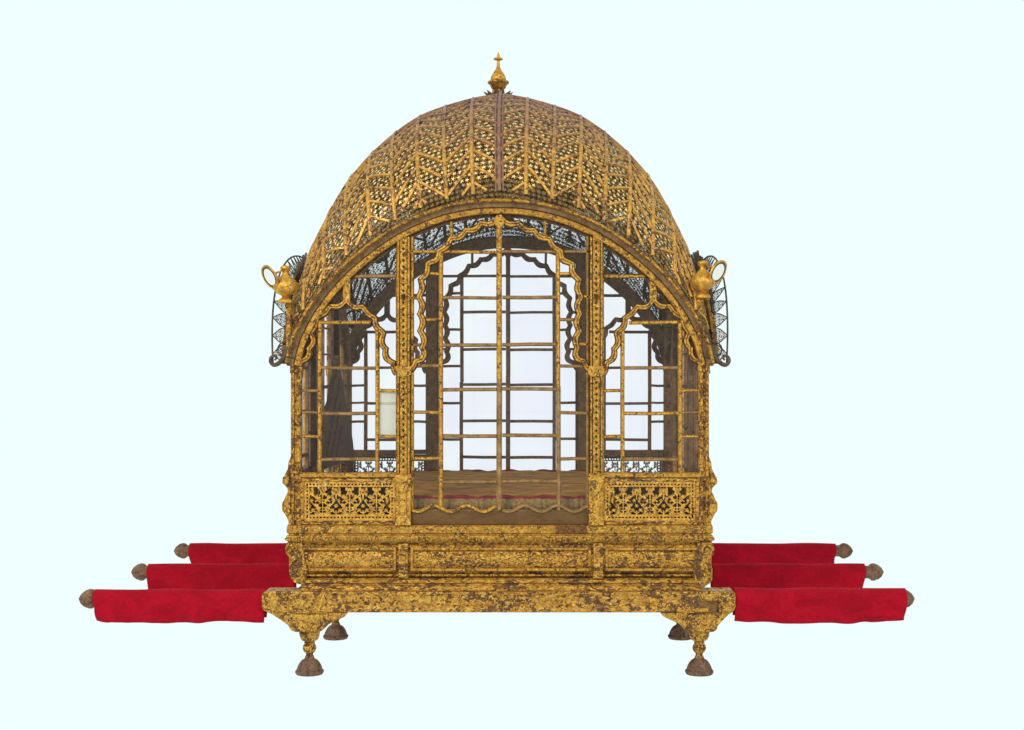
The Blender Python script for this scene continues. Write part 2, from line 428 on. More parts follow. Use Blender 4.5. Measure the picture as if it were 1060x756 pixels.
for k in range(-9,9):
    for c in BAT:
        q=[]
        for u in np.linspace(k+.06,k+.94,6):
            t_=1-abs((abs(u)%2)-1); v=c-ZG*t_
            if v>2 and v<vmax(u)-9: q.append(surf(u,v))
        if len(q)<2: continue
        P=np.array([p for p,_ in q]); N_=np.array([n for _,n in q])
        pr=[(-1.55,0),(-1.2,1.8),(1.2,1.8),(1.55,0)]
        ribbon(mb,P,N_,pr); ribbon(mbr,flip(P),flipn(N_),pr)
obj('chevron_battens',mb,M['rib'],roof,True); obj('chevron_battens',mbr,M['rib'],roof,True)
# dark scalloped fringe on the lower edge of the roof
def fringe_band(s):
    vs=[];fs=[];uv=[]; nn=260; us=np.linspace(-9,9,nn); R=6
    if True:
        o=len(vs)
        for u in us:
            vm=vmax(u); sx=np.interp(u,uu,sg*ex); h=14+9*abs(math.sin(u*26/15.*PI/2))
            for r in range(R):
                v=vm-h*r/(R-1); p,n=surf(u,v); p=p+n*1.4*S
                if s: p=flip(p)
                vs.append(tuple(p)); uv.append((u*26,v))
        for i in range(nn-1):
            for r in range(R-1): fs.append((o+i*R+r,o+(i+1)*R+r,o+(i+1)*R+r+1,o+i*R+r+1))
    me=bpy.data.meshes.new('eave_fringe'); me.from_pydata(vs,[],fs)
    ul=me.uv_layers.new(name='UVMap'); li=np.zeros(len(me.loops),int); me.loops.foreach_get('vertex_index',li)
    ul.data.foreach_set('uv',np.array(uv)[li].reshape(-1)); me.materials.append(M['filig_dk'])
    me.polygons.foreach_set('use_smooth',[True]*len(fs))
    o=bpy.data.objects.new('eave_fringe',me); C.objects.link(o); o.parent=roof
fringe_band(0); fringe_band(1)

# ---- eave path in facade coordinates
xs=np.linspace(-219,219,180); eave=np.stack([CX+xs,sm(np.abs(xs),eax,eay)],1)
eave,_=resample(eave,4.)
def arch(mp, front_rear):
    p=eave.copy()
    mb=MB(); sweep(mb,mp,p,[(-2.4,-7,0),(-2.4,-10.5,0),(-1.2,-12.4,0),(.2,-12,0),(1.2,-10,0),(1.2,-5,0)]); 
    o=obj('eave_lip',mb,M['lip'],pal,True)
    mb=MB(); sweep(mb,mp,p,[(1,10,2),(1,-6,2),(6,-5.5,1),(7.5,-7.5,0),(10,-8.5,0),(12.5,-7,0),(13,-3,1),(14,-3,1),(15,-2,2),(15.5,10,2)])
    obj('arch',mb,[M['bar'],M['dline'],M['inner']],pal,True)

# ---- one facade = three glazed bays between posts and columns
CEN=[(515.8,229),(500,232.5),(487.5,238),(475,244.5),(466,250),(458,258),(453,266),(446,272),(441,281),(437,291),(435.3,302),(435.5,313),(436.5,325),(436.5,338),(437.5,350),(438.8,360),(437,369),(431,376),(424,382),(419.5,389)]
CENR=[(2*CX-x,y) for x,y in CEN]; CENR[0]=(519.2,229)
SIDL=[(359,313),(350,316),(340,320),(332,327),(326,335),(323.5,345),(323,356),(319,367),(312,376),(306,385)]
SIDR=[(359,313),(368,317),(377,320),(385,327),(390,336),(395.5,345),(397,358),(401,369),(407,378),(412,387)]
def cusp(mb, mp, pts, w=3.5, A=3.3, P=17.5, sgn=1):
    c=catmull(pts,6); c,s=resample(c,1.2); off=A*np.abs(np.sin(PI*s/P))*sgn
    off*=np.clip(s/4,0,1)
    nb=normals2(c); c=c+nb*(off-A*.5*sgn)[:,None]
    sweep(mb,mp,c,[(-w,3,1),(-w,-2.4,2),(-w+.9,-3,0),(-w+1.3,-4.4,0),(-.6,-4.6,2),(.2,-4.6,0),(w-1.3,-4.4,0),(w-.9,-3,2),(w,-2.4,1),(w,3,1)],nrm=nb)
def H(mb,mp,y,x0,x1,w=1.7,g=0):
    j=random.uniform(-.35,.35); xm=(x0+x1)/2; sweep(mb,mp,[(x0,y+j),(xm,y+random.uniform(-.4,.4)),(x1,y-j)],barprof(w,g=g))
def Vb(mb,mp,x,y0,y1,w=2.2,g=0):
    j=random.uniform(-.12,.12); ym=(y0+y1)/2; sweep(mb,mp,[(x+j,y0),(x+random.uniform(-.3,.3),ym),(x-j,y1)],barprof(w,-2.8,2.4,g=g))
MX=lambda x:2*CX-x
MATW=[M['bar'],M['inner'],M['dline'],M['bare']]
_bp=barprof
def facade(mp, main=True):
    bare=3 if main else 0
    # glazing -------------------------------------------------- centre
    mb=MB(); pts=resample(offset(eave,15.),6)[0]; pts=pts[(pts[:,0]>424)&(pts[:,0]<611)]
    for x in (426.8,MX(426.8)): sweep(mb,mp,[(x,236),(x,400),(x,528)],barprof(1.7,g=0 if x<CX else bare))
    sweep(mb,mp,[(425.5,528.3),(609.5,528.3)],barprof(1.1,-1.2,3,g=1))
    win=obj('window',mb,MATW,pal,True)
    mb=MB()
    Vb(mb,mp,516.8,222,392,2.9,0); Vb(mb,mp,516.9,392,528,2.9,g=bare)
    Vb(mb,mp,456.4,258,528,2.3); Vb(mb,mp,577.6,256,400,2.3); Vb(mb,mp,578.2,400,528,2.3,bare)
    sweep(mb,mp,[(467,226),(467.5,248)],barprof(1.6)); sweep(mb,mp,[(564,226),(564,248)],barprof(1.6))
    H(mb,mp,261,425,514); H(mb,mp,260.5,519,609,g=bare)
    for y in (308.5,357.5,403.5,451.5,499):
        H(mb,mp,y,457,514,1.9 if y>350 else 1.7,bare if main and y>300 else 0); H(mb,mp,y-.6,520,577,1.9,bare)
    for y in (283.5,): H(mb,mp,y,440,456); H(mb,mp,y,577,594)
    H(mb,mp,308.5,424,436); H(mb,mp,307.5,600,611); H(mb,mp,331,437,456); H(mb,mp,331,578,598,g=bare)
    H(mb,mp,357,424,440,g=bare); H(mb,mp,356.5,595,611); H(mb,mp,379,430,456,g=bare); H(mb,mp,379,578,604,g=bare)
    for y in (427,474.6): H(mb,mp,y,427,456); H(mb,mp,y+.5,579,608,g=bare)
    # wavy foot bars of the two leaves
    for (a,b_,g) in ((426,514,0),(520,609,bare)):
        x=np.linspace(a,b_,60); sweep(mb,mp,np.stack([x,526.5+3.2*np.sin((x-a)/17.*PI/1.*1.0+.4)],1),barprof(1.9,-3.6,1,g=g))
    obj('glazing_bars',mb,MATW,win,True)
    mb=MB(); cusp(mb,mp,CEN,sgn=-1); cusp(mb,mp,CENR,sgn=1); 
    prism(mb,mp,[(511,228),(515,223),(519,223),(523,228),(521,234),(517,237),(513,234)],-6,0)
    obj('cusped_arch',mb,MATW,win,True)
    # glass pane
    top=resample(offset(eave,14.),4)[0]; up=top[(top[:,0]>425)&(top[:,0]<610)]
    poly=[(425,528)]+[tuple(q) for q in (up if up[0][0]<up[-1][0] else up[::-1])]+[(610,528)]
    mb=MB(); mb.add([mp(x,y,3.2) for x,y in poly],[tuple(range(len(poly)))]); obj('glass_pane',mb,M['glass'],win)
    # side bays
    for mir in (0,1):
        f=(lambda x,y,d:mp(MX(x),y,d)) if mir else mp
        mb=MB()
        sweep(mb,f,[(309.8,372),(309.8,490)],barprof(1.5)); sweep(mb,f,[(411.2,250),(411.2,490)],barprof(1.4))
        sweep(mb,f,[(307,491.5),(360,491.8),(414,491.2)],[(-2.5,4,1),(-2.5,-4,0),(-1,-6,0),(2,-5.5,0),(3,-3,2),(3,4,1)])
        w2=obj('window',mb,MATW,pal,True)
        mb=MB()
        sweep(mb,f,[(359,286),(359,313)],[(-3.6,2,1),(-3.6,-3,0),(-1.2,-4.6,0),(1.2,-4.6,0),(3.6,-3,0),(3.6,2,1)])
        H(mb,f,286,362,411,1.9,3 if not mir and main else 0); H(mb,f,334,330,384,1.9)
        Vb(mb,f,390.5,336,490,2.1); Vb(mb,f,331,332,490,2.3)
        for y,g in ((381,bare),(428,bare if not mir else 0),(475.6,bare)): H(mb,f,y,332,390,1.8,g)
        for y in (404.5,452): H(mb,f,y,311,330,1.6,bare if y<440 and not mir else 0); H(mb,f,y,391,411,1.7)
        H(mb,f,427,311,330,1.4,bare)
        obj('glazing_bars',mb,MATW,w2,True)
        mb=MB(); cusp(mb,f,SIDL,3.3,2.9,17,sgn=-1); cusp(mb,f,SIDR,3.3,2.9,17,sgn=1); obj('cusped_arch',mb,MATW,w2,True)
        up=top[(top[:,0]>308)&(top[:,0]<412)]; up=up[np.argsort(up[:,0])]
        poly=[(308,490)]+[tuple(q) for q in up]+[(412,490)]
        mb=MB(); mb.add([f(x,y,3.2) for x,y in poly],[tuple(range(len(poly)))]); obj('glass_pane',mb,M['glass'],w2)
        if main and not mir:
            x0,x1,y0,y1=CLOUD; mb=MB(); box(mb,f,x0,x1,y0,y1,2.0,2.6)
            obj('cloudy_pane',mb,M['cloudy'],w2,label='single cream clouded pane at the right edge of the window')
        panel(f,mir)
    # columns
    for x in (418,617):
        ytop=sm([abs(x-CX)],eax,eay)[0]+13
        mb=MB()
        for (y0,y1) in ((ytop,378),(378,490)):
            sweep(mb,mp,[(x,y1),(x,y0)],[(-7,8,2),(-7,-4.5,1),(-6.3,-6,0),(-4.6,-7,0),(-4,-4.6,1),(-3.2,-5,3),(3.2,-5,3),(4,-4.6,1),(4.6,-7,0),(6.3,-6,0),(7,-3,1),(7,8,2)])
        for yy in np.arange(ytop+6,370,6.2):
            prism(mb,mp,[(x,yy-2),(x+1.5,yy),(x,yy+2),(x-1.5,yy)],-5.6,-5,1)
        for yy in np.arange(396,486,6.2):
            prism(mb,mp,[(x,yy-2),(x+1.5,yy),(x,yy+2),(x-1.5,yy)],-5.6,-5,1)
        box(mb,mp,x-7.6,x+7.6,490,543,-6,8,3,2); box(mb,mp,x-3,x+3,503,535,-8,-6,0)
        col=obj('column',mb,[M['bar'],M['dline'],M['inner'],M['col']],pal,bevel=.5)
        mb=MB()
        prism(mb,mp,[(x-8.4,387),(x-8.4,382),(x-7.6,379),(x+7.6,379),(x+8.4,382),(x+8.4,387),(x+6,390),(x-6,390)],-7.6,-5)
        prism(mb,mp,[(x-5,382.5),(x+5,382.5),(x+3.5,388),(x,392),(x-3.5,388)],-8.8,-7.6,1)
        obj('capital',mb,[M['bar'],M['col']],col,bevel=.6)
        mb=MB()
        prism(mb,mp,[(x-8,491),(x+8,491),(x+9,495),(x+6,500),(x+4,507),(x,510),(x-4,507),(x-6,500),(x-9,495)],-10,-6)
        obj('vase_ornament',mb,M['col'],col,bevel=.6); mb=MB()
        prism(mb,mp,[(x-8,543),(x+8,543),(x+8,539),(x+5,534),(x,529),(x-5,534),(x-8,539)],-10,-6)
        obj('foot_ornament',mb,M['col'],col,bevel=.6); mb=MB()
        for yy in (308,) : prism(mb,mp,[(x-2,yy-3),(x+2,yy-3),(x+2,yy+1),(x,yy+4),(x-2,yy+1)],-7,-5)
        obj('boss',mb,M['dline'],col)
    # sill board under the middle window
    mb=MB(); box(mb,mp,425.5,609.5,529,543,-1,7); obj('sill_board',mb,M['board'],pal,bevel=.5)

# pierced panel -------------------------------------------------
def seg_d(Xg,Yg,a,b):
    a=np.array(a);b=np.array(b);ab=b-a; t=np.clip(((Xg-a[0])*ab[0]+(Yg-a[1])*ab[1])/(ab@ab+1e-9),0,1)
    return np.hypot(Xg-a[0]-t*ab[0],Yg-a[1]-t*ab[1])
PX0,PX1,PY0,PY1=315.5,409.0,498.5,538.5
step=.42
gx=np.arange(PX0,PX1,step); gy=np.arange(PY0,PY1,step)
XX,YY=np.meshgrid(gx+step/2,gy+step/2,indexing='ij')
def screen_mask():
    b=5.0; ix0,ix1,iy0,iy1=PX0+b,PX1-b,PY0+b,PY1-b
    inside=(XX>ix0)&(XX<ix1)&(YY>iy0)&(YY<iy1)
    solid=~inside
    # square holes round the border
    e=np.minimum.reduce([XX-PX0,PX1-XX,YY-PY0,PY1-YY])
    hx=((XX-PX0-2.7)/3.6); hy=((YY-PY0-2.7)/3.6)
    hole=(np.abs(e-2.9)<.85)&(np.where((YY-PY0<b)|(PY1-YY<b),np.abs(hx-np.round(hx)),np.abs(hy-np.round(hy)))<.26)
    solid&=~hole
    fl=np.zeros_like(XX,bool); W_=ix1-ix0; Hh=iy1-iy0
    n=3; cw=W_/n
    def el(cx,cy_,rx_,ry_,a):
        dx=XX-cx; dy=YY-cy_; c,s=math.cos(a),math.sin(a); return ((dx*c+dy*s)/rx_)**2+((-dx*s+dy*c)/ry_)**2<1
    def star(cx,cy_,r,n_=8):
        dx=XX-cx; dy=YY-cy_; return np.hypot(dx,dy)<r*(.68+.32*np.cos(n_*np.arctan2(dy,dx)))
    for i in range(n):
        cx=ix0+cw*(i+.5); bot=iy1
        fl|=seg_d(XX,YY,(cx,bot),(cx,iy0+6))<.6
        fl|=star(cx,iy0+3.8,3.4)
        for s in (-1,1):
            for (y0,x1,y1,rr) in ((bot-2,10.,bot-5.5,2.1),(bot-5,7.6,bot-11,1.9),(bot-8,11.3,bot-15.5,2.1),(bot-13,6.2,bot-20,2.0),(bot-16,10.6,bot-24.5,2.1)):
                q=catmull([(cx,y0),(cx+s*x1*.5,y0-1.),(cx+s*x1*.9,(y0+y1)/2-.5),(cx+s*x1,y1)],4)
                for a_,b_ in zip(q[:-1],q[1:]): fl|=seg_d(XX,YY,a_,b_)<.5
                fl|=star(cx+s*x1,y1,rr,6)
                fl|=el(cx+s*x1*.5,y0-2.6,2.0,.75,s*-.7); fl|=el(cx+s*x1*.6,y0+.9,1.8,.65,s*.5)
            fl|=el(cx+s*5,bot-1.4,3.6,.8,s*-.1); fl|=el(cx+s*2.6,iy0+8.,2.,.75,s*.9)
    for i in range(n+1):
        cx=ix0+cw*i
        fl|=star(cx,iy0+4.,2.9); fl|=star(cx,iy1-10,2.4,6); fl|=el(cx,iy1-3,.9,2.6,0); fl|=el(cx,iy0+10.5,.8,3.2,0)
        for s in (-1,1): fl|=el(cx+s*2.8,iy0+8.5,2.1,.7,s*.8); fl|=el(cx+s*2.6,iy1-4,2.1,.7,s*-.8)
    for i in range(4*n):
        cx=ix0+cw*(i+.5)/4; fl|=star(cx,iy0+8.6+(i%2)*3.2,2.0,6); fl|=seg_d(XX,YY,(cx,iy0),(cx+(3 if i%2 else -3),iy0+9))<.42; fl|=el(cx,iy0+2.6,1.0,1.5,0)
    fl|=(YY>iy1-.8)|(YY<iy0+.6)
    return solid|(inside&fl)
SM=screen_mask()
def panel(f,mir):
    # frame
    mb=MB()
    for (x0,x1,y0,y1) in ((309,415-2.6,495,498.2),(309,412.4,538.8,543)): box(mb,f,x0,x1,y0,y1,-4.5,5,0,1)
    for (x0,x1) in ((309,315.3),(409.2,412.4)): box(mb,f,x0,x1,498.2,538.8,-4.2,5,0,1)
    pn=obj('lower_panel',mb,[M['frame'],M['inner']],pal,bevel=.7)
    vid={};vs=[];fs=[]
    def vi(i,j):
        if (i,j) not in vid: vid[(i,j)]=len(vs); vs.append(f(PX0+i*step,PY0+j*step,-2.5))
        return vid[(i,j)]
    I,J=np.nonzero(SM)
    # merge runs along j
    for i in range(SM.shape[0]):
        j=0
        while j<SM.shape[1]:
            if SM[i,j]:
                k=j
                while k<SM.shape[1] and SM[i,k]: k+=1
                fs.append((vi(i,j),vi(i+1,j),vi(i+1,k),vi(i,k))); j=k
            else: j+=1
    if not mir: fs=[q[::-1] for q in fs]
    mb=MB(); mb.add(vs,fs); o=obj('pierced_screen',mb,[M['screen'],M['inner']],pn)
    s=o.modifiers.new('thick','SOLIDIFY'); s.thickness=1.2*S; s.offset=0; s.material_offset=1

CLOUD=(392.6,410.0,406.,450.6)
for mp_,mainf in ((front,True),(rear,False),(left,False),(right,False)):
    facade(mp_,mainf); arch(mp_,mainf)

# ---- corner posts
for (sx,dd) in ((-1,0),(1,0),(-1,1),(1,1)):
    def cp(x,y,d,sx=sx,dd=dd):
        X_=CX+sx*(x); D_=d if dd==0 else DEP-d
        return V(X_,y,D_)
    mb=MB()
    pr=[(205,-3),(206.5,-5),(209.5,-5.5),(210.2,-3.5),(211.6,-3.5),(212.4,-5.5),(214.8,-4.5),(215.5,-2.5),(216.5,0),(215.5,2.5),(213.5,3.3),(213.5,5),(216,6),(216,9),(213,11),(206,11)]
    n=len(pr); ysl=[366,378,380,384,386,488,490,497,499,520,543]; sc_=[0,0,.9,.9,0,0,1.2,1.2,.3,.3,.8]
    vs=[];fs=[];c0=(210.5,3)
    for y,s_ in zip(ysl,sc_):
        for (x,d) in pr:
            vx=x-c0[0]; vd=d-c0[1]; L=math.hypot(vx,vd); vs.append(cp(x+vx/L*s_,y,d+vd/L*s_))
    for i in range(len(ysl)-1):
        for j in range(n): fs.append((i*n+j,i*n+(j+1)%n,(i+1)*n+(j+1)%n,(i+1)*n+j))
    fs.append(tuple(range(n))); fs.append(tuple((len(ysl)-1)*n+j for j in range(n)))
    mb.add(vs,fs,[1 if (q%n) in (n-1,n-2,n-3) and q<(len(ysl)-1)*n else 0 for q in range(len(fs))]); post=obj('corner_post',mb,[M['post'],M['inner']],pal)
    # carved bracket standing on the outer side of the post
    out_=[(215,468),(216.5,474),(218.5,479),(219,485),(221.5,490),(223,497),(222.5,502),(219.5,505),(219,509),(221,513),(223.5,519),(224,526),(222,532),(219.5,537),(218,541),(220,545),(220,548),(213,548),(213,468)]
    mb=MB(); prism(mb,lambda x,y,d:cp(x,y,d),out_,-4,9); 
    prism(mb,lambda x,y,d:cp(x,y,d),[(217,483),(219.5,488),(223.8,494),(224.6,500),(220,503),(217,500)],-6,-2)
    prism(mb,lambda x,y,d:cp(x,y,d),[(216,512),(221,514),(224.8,521),(224.6,528),(220,534),(216,530)],-6,-2)
    obj('carved_bracket',mb,M['post'],post,bevel=1.)
    # scroll under the cornice
    base=[(204,561),(219,561),(221,567),(220,573),(215,578),(214,583),(217,589),(216,596),(212,602),(206,604),(201,602),(199,590)]
    mb=MB(); prism(mb,lambda x,y,d:cp(x,y,d),base,-7,8)
    tt=np.linspace(0,2*PI*1.35,26)
    for (cx_,cy_,r0) in ((213,569,6.5),(208.5,594,7.)):
        P=[(CX+sx*(cx_+(r0*(1-t/(2*PI*1.55)))*math.cos(t)),cy_-(r0*(1-t/(2*PI*1.55)))*math.sin(t),(-7.5 if dd==0 else DEP+7.5)) for t in tt]
        tube3(mb,P,1.5,6)
    obj('scroll',mb,M['post'],post,bevel=1.2)

# ---- plinth mouldings
mb=MB(); ring(mb,[(0,543.2),(3,543.4),(4.5,545),(4.5,551),(2.6,552),(2.6,553),(5,554),(5,558.5),(3,560.5),(1,561.5),(-12,561.5),(-12,543.2)],215,-3.5,DEP+3.5)
obj('cornice',mb,M['cornice'],pal,bevel=.4)
mb=MB()
for x in np.arange(-216,217,3.2):
    for d_ in (-9,):
        lathe(mb,CX+x,0,d_,[(.2,556.0),(1.0,556.6),(1.25,557.4),(.9,558.4),(.2,559)],6)
for d_ in np.arange(-6,407,3.2):
    for x in (-220.5,220.5): lathe(mb,CX+x,0,d_,[(.2,556.0),(1.0,556.6),(1.25,557.4),(.9,558.4),(.2,559)],6)
obj('bead_row',mb,M['cornice'],bpy.data.objects['cornice'],True)
mb=MB(); ring(mb,[(-1,561.5),(-1,563),(1,564.5),(1,567),(-1.5,569),(0,571),(1.5,576),(1.2,583),(-1.5,589),(-4.5,592),(-5,593.5),(-3,594.5),(-3,596.5),(-6,598.5),(-20,598.5),(-20,561.5)],212,-3,DEP+3)
fr=obj('frieze',mb,M['frieze'],pal,True,ang=50)
for (mp_) in (front,rear,left,right):
    for x in (418,619):
        mb=MB(); off=-2 if mp_ in (front,rear) else -2
        prism(mb,mp_,[(x-5,561.8),(x+5,561.8),(x+4.6,590),(x+5.5,598),(x-5.5,598),(x-4.6,590)],-7,3)
        prism(mb,mp_,[(x-2.2,567),(x+2.2,567),(x+2.2,588),(x,592),(x-2.2,588)],-8.4,-7)
        obj('pilaster',mb,M['frame'],fr,bevel=.8)
def rectframe(mb, mp, x0,x1,y0,y1,w,d0,d1):
    vs=[]
    for (a,b_,c_,e_,d) in ((x0,x1,y0,y1,d1),(x0,x1,y0,y1,d0+.6),(x0+w*.3,x1-w*.3,y0+w*.3,y1-w*.3,d0),(x0+w*.7,x1-w*.7,y0+w*.7,y1-w*.7,d0),(x0+w,x1-w,y0+w,y1-w,d0+.8),(x0+w,x1-w,y0+w,y1-w,d1)):
        vs+= [mp(a,c_,d),mp(b_,c_,d),mp(b_,e_,d),mp(a,e_,d)]
    fs=[(4*r+k,4*r+(k+1)%4,4*r+4+(k+1)%4,4*r+4+k) for r in range(5) for k in range(4)]
    mb.add(vs,fs)
for mp_ in (front,rear,left,right):
    for (x0,x1) in ((311.5,410.5),(425.5,611.5),(626.5,722.5)):
        mb=MB(); rectframe(mb,mp_,x0,x1,566.5,590.5,2.6,-6.4,-1); obj('panel_moulding',mb,M['bar'],fr)
mb=MB(); ring(mb,[(-4,598.5),(-1,600),(-1,603),(-3,604),(-3,605),(0,606.5),(1.5,609),(1.5,611),(-30,611),(-30,598.5)],205,-5,DEP+5,CX+1)
obj('base_moulding',mb,M['frame'],pal,bevel=.4)
mb=MB(); ring(mb,[(-1,611),(0,611),(1,611.6),(1,614),(0,615),(0,627),(1.2,628),(1.2,631.5),(0,632.5),(-16,632.5),(-16,611)],212,-10,DEP+10,CX+1)
obj('platform_frame',mb,M['beam'],pal,bevel=.5)
mb=MB(); box(mb,V,CX-200,CX+200,531,541,5,DEP-5); box(mb,V,CX-190,CX+190,598,606,8,DEP-8); obj('floor_board',mb,M['floor'],pal)

# ---- platform ends, brackets and legs : three rows
for ri,dr in enumerate((6.,200.,394.)):
    for sx,xc in ((-1,319.5),(1,724.5)):
        def lp(x,y,d,sx=sx,xc=xc,dr=dr):
            if sx>0 and x>14: x=14+(x-14)*.667
            return V(xc+sx*x,y,dr+d)
        hw=15
        body=[(-22,611.3),(44,611.3),(47,614),(47,627),(45,631),(36,635),(27,641),(20,646),(17.5,651),(13,653),(-13,653),(-17,650),(-22,645),(-30,641),(-38,637.5),(-42,632.6),(-22,632.6)]
        mb=MB(); prism(mb,lp,body,-hw,hw)
        br=obj('bracket',mb,M['block'],pal,bevel=1.6)
        for s in (-1,1):
            mb=MB()
            a0,a1=(-hw-2.,-hw) if s<0 else (hw,hw+2.)
            prism(mb,lp,[(-20,613.5),(18,613.5),(18,633),(-20,633)],a0,a1)
            prism(mb,lp,[(-13,634.5),(14,634.5),(15,646),(9,652),(-9,652),(-14,646)],a0,a1)
            prism(mb,lp,[(21,614),(43,614),(43,628),(33,632),(21,633)],a0+(0.9 if s<0 else 0),a1-(0 if s<0 else .9))
            obj('carved_block',mb,M['block'],br,bevel=1.)
        mb=MB()
        lathe(mb,xc,0,dr,[(8,650),(10.4,653),(10.8,656),(10.2,660),(8.5,663.5),(5,665),(4.4,666)],8,0)
        leg=obj('leg',mb,M['block'],pal)
        mb=MB(); lathe(mb,xc,0,dr,[(4.4,664.5),(5.6,666),(5.2,667.4),(6.6,669.5),(7.2,672),(6.2,675),(4.2,677),(3.4,679),(4.6,680.5),(4.6,682),(3.8,683)],20,0)
        obj('turned_stem',mb,M['post'],leg,True)
        mb=MB(); lathe(mb,xc,0,dr,[(3.8,681),(5,681.8),(5.2,683.2),(7.5,684.4),(9.8,687),(11.6,690.4),(12.6,693.4),(12.4,694.2),(14,695.2),(14.2,697),(13,699),(.5,699)],72,0,.05,14)
        obj('foot',mb,M['foot'],leg,True)

# ---- side awnings : wire rim, filigree leaves, crest, end scroll
def side_arch(t, z0, z1, d0, d1):
    pass
for sx in (-1,1):
    aw=empty('side_awning',(0,0,0),pal)
    def ip(t):  # inner curve, t 0..1 front->rear
        a=PI*t; d=200-205*math.cos(a); y=375-102*math.sin(a)**.85
        X_=-1*(219+8*math.sin(a)); return X_,y,d
    def op(t):
        a=PI*t; d=200-205*math.cos(a); y=377-126*math.sin(a)**.72
        if True: X_=-(234+4*math.sin(a)**.6)
        return X_,y,d
    P=[]
    for t in np.linspace(.0,1.,90):
        X_,y,d=op(t); P.append((CX-sx*X_,y,d))
    mb=MB(); tube3(mb,P,1.0,6); obj('rim_wire',mb,M['iron'],aw,True)
    # leaves
    vs=[];fs=[];uv=[]
    ta=np.linspace(0,1,400); A=np.array([ip(t) for t in ta]); L=np.r_[0,np.cumsum(np.linalg.norm(np.diff(A,axis=0),axis=1))]
    nl=int(L[-1]/18.)
    OP=np.array([op(t) for t in ta])
    def tipof(s_):
        a=np.array(ip(np.interp(s_,L,ta))); return OP[np.argmin(np.hypot(OP[:,1]-a[1]*1.0,OP[:,2]-a[2]))]
    for k in range(nl):
        o=len(vs); m1=9; m2=10
        for i in range(m1):
            f=(i/(m1-1)-.5)*2          # -1..1 across
            for j in range(m2):
                g=j/(m2-1)              # 0 base .. 1 tip
                wdt=(1-g**1.5)*(1+.35*math.sin(g*PI))*.44 if g<1 else 0.0
                s_=(k+.5+f*wdt)*L[-1]/nl; t=np.interp(s_,L,ta)
                a=np.array(ip(t)); b=tipof((k+.5)*L[-1]/nl); am=np.array(ip(np.interp((k+.5)*L[-1]/nl,L,ta))); p=a+(b-am)*g
                vs.append(V(CX-sx*p[0],p[1],p[2])); uv.append((f*wdt*19.5,g*18))
        for i in range(m1-1):
            for j in range(m2-1): fs.append((o+i*m2+j,o+(i+1)*m2+j,o+(i+1)*m2+j+1,o+i*m2+j+1))
    me=bpy.data.meshes.new('leaf_fringe'); me.from_pydata(vs,[],fs); ul=me.uv_layers.new(name='UVMap')
    li=np.zeros(len(me.loops),int); me.loops.foreach_get('vertex_index',li); ul.data.foreach_set('uv',np.array(uv)[li].reshape(-1))
    me.materials.append(M.setdefault('leaf',filigree('iron_filigree',inner=True,cell=5.2,vine=.11)))
    o=bpy.data.objects.new('leaf_fringe',me); C.objects.link(o); o.parent=aw
    # outlines of the leaves
    mb=MB()
    for k in range(nl):
        for f in (-1,1):
            P=[]
            for g in np.linspace(0,1,9):
                wdt=(1-g**1.5)*(1+.35*math.sin(g*PI))*.44 if g<1 else 0
                s_=(k+.5+f*wdt)*L[-1]/nl; t=np.interp(s_,L,ta); a=np.array(ip(t)); b=tipof((k+.5)*L[-1]/nl); am=np.array(ip(np.interp((k+.5)*L[-1]/nl,L,ta))); p=a+(b-am)*g; P.append((CX-sx*p[0],p[1],p[2]))
            tube3(mb,P,.55,4)
    obj('leaf_edges',mb,M['iron'],aw,True)
    # scroll at each lower end
    for dd in (0,1):
        d0=-6 if dd==0 else 406
        mb=MB(); P=[]
        P=[(p[0],p[1],0) for p in catmull([(213,345),(215.5,356),(220,367),(226.5,375),(232.5,378),(236.3,374.5),(235.6,370),(232,368.8),(230.5,371),(232,373)],5)]
        R=[4.4-.075*i for i in range(len(P))]; P=[(CX+sx*p[0],p[1],d0) for p in P]
        tube3(mb,P,[max(1.1,r*.75) for r in R],8); 
        P=[(CX+sx*(217+12*math.sin(t)),362-9*math.cos(t),d0) for t in np.linspace(0,PI*1.2,14)]; tube3(mb,P,.9,6)
        obj('scroll',mb,M['iron'],aw,True)
    # crest of pointed leaves above the side arch
    mb=MB()
    for i,t in enumerate(np.linspace(.16,.84,21)):
        X_,y,d=ip(t); h=15+12*math.sin(PI*(t-.16)/.68)+random.uniform(-3,3); w=6
        X0=X_; q=[(d-w,y+2),(d-w*.9,y-h*.35),(d-w*.3,y-h*.7),(d,y-h),(d+w*.35,y-h*.7),(d+w*.9,y-h*.35),(d+w,y+2)]
        lean=.16
        vs=[V(CX-sx*(X0+lean*-(y-yy)*-1*1.0 if False else X0-(-lean)*(y-yy)*1.0+th_),yy,dd_) for th_ in (-1.2,1.2) for dd_,yy in q]
        n=len(q); fs=[tuple(range(n)),tuple(range(n,2*n))[::-1]]+[(a,a+n,(a+1)%n+n,(a+1)%n) for a in range(n)]
        mb.add(vs,fs)
    obj('crest',mb,M['iron'],aw)

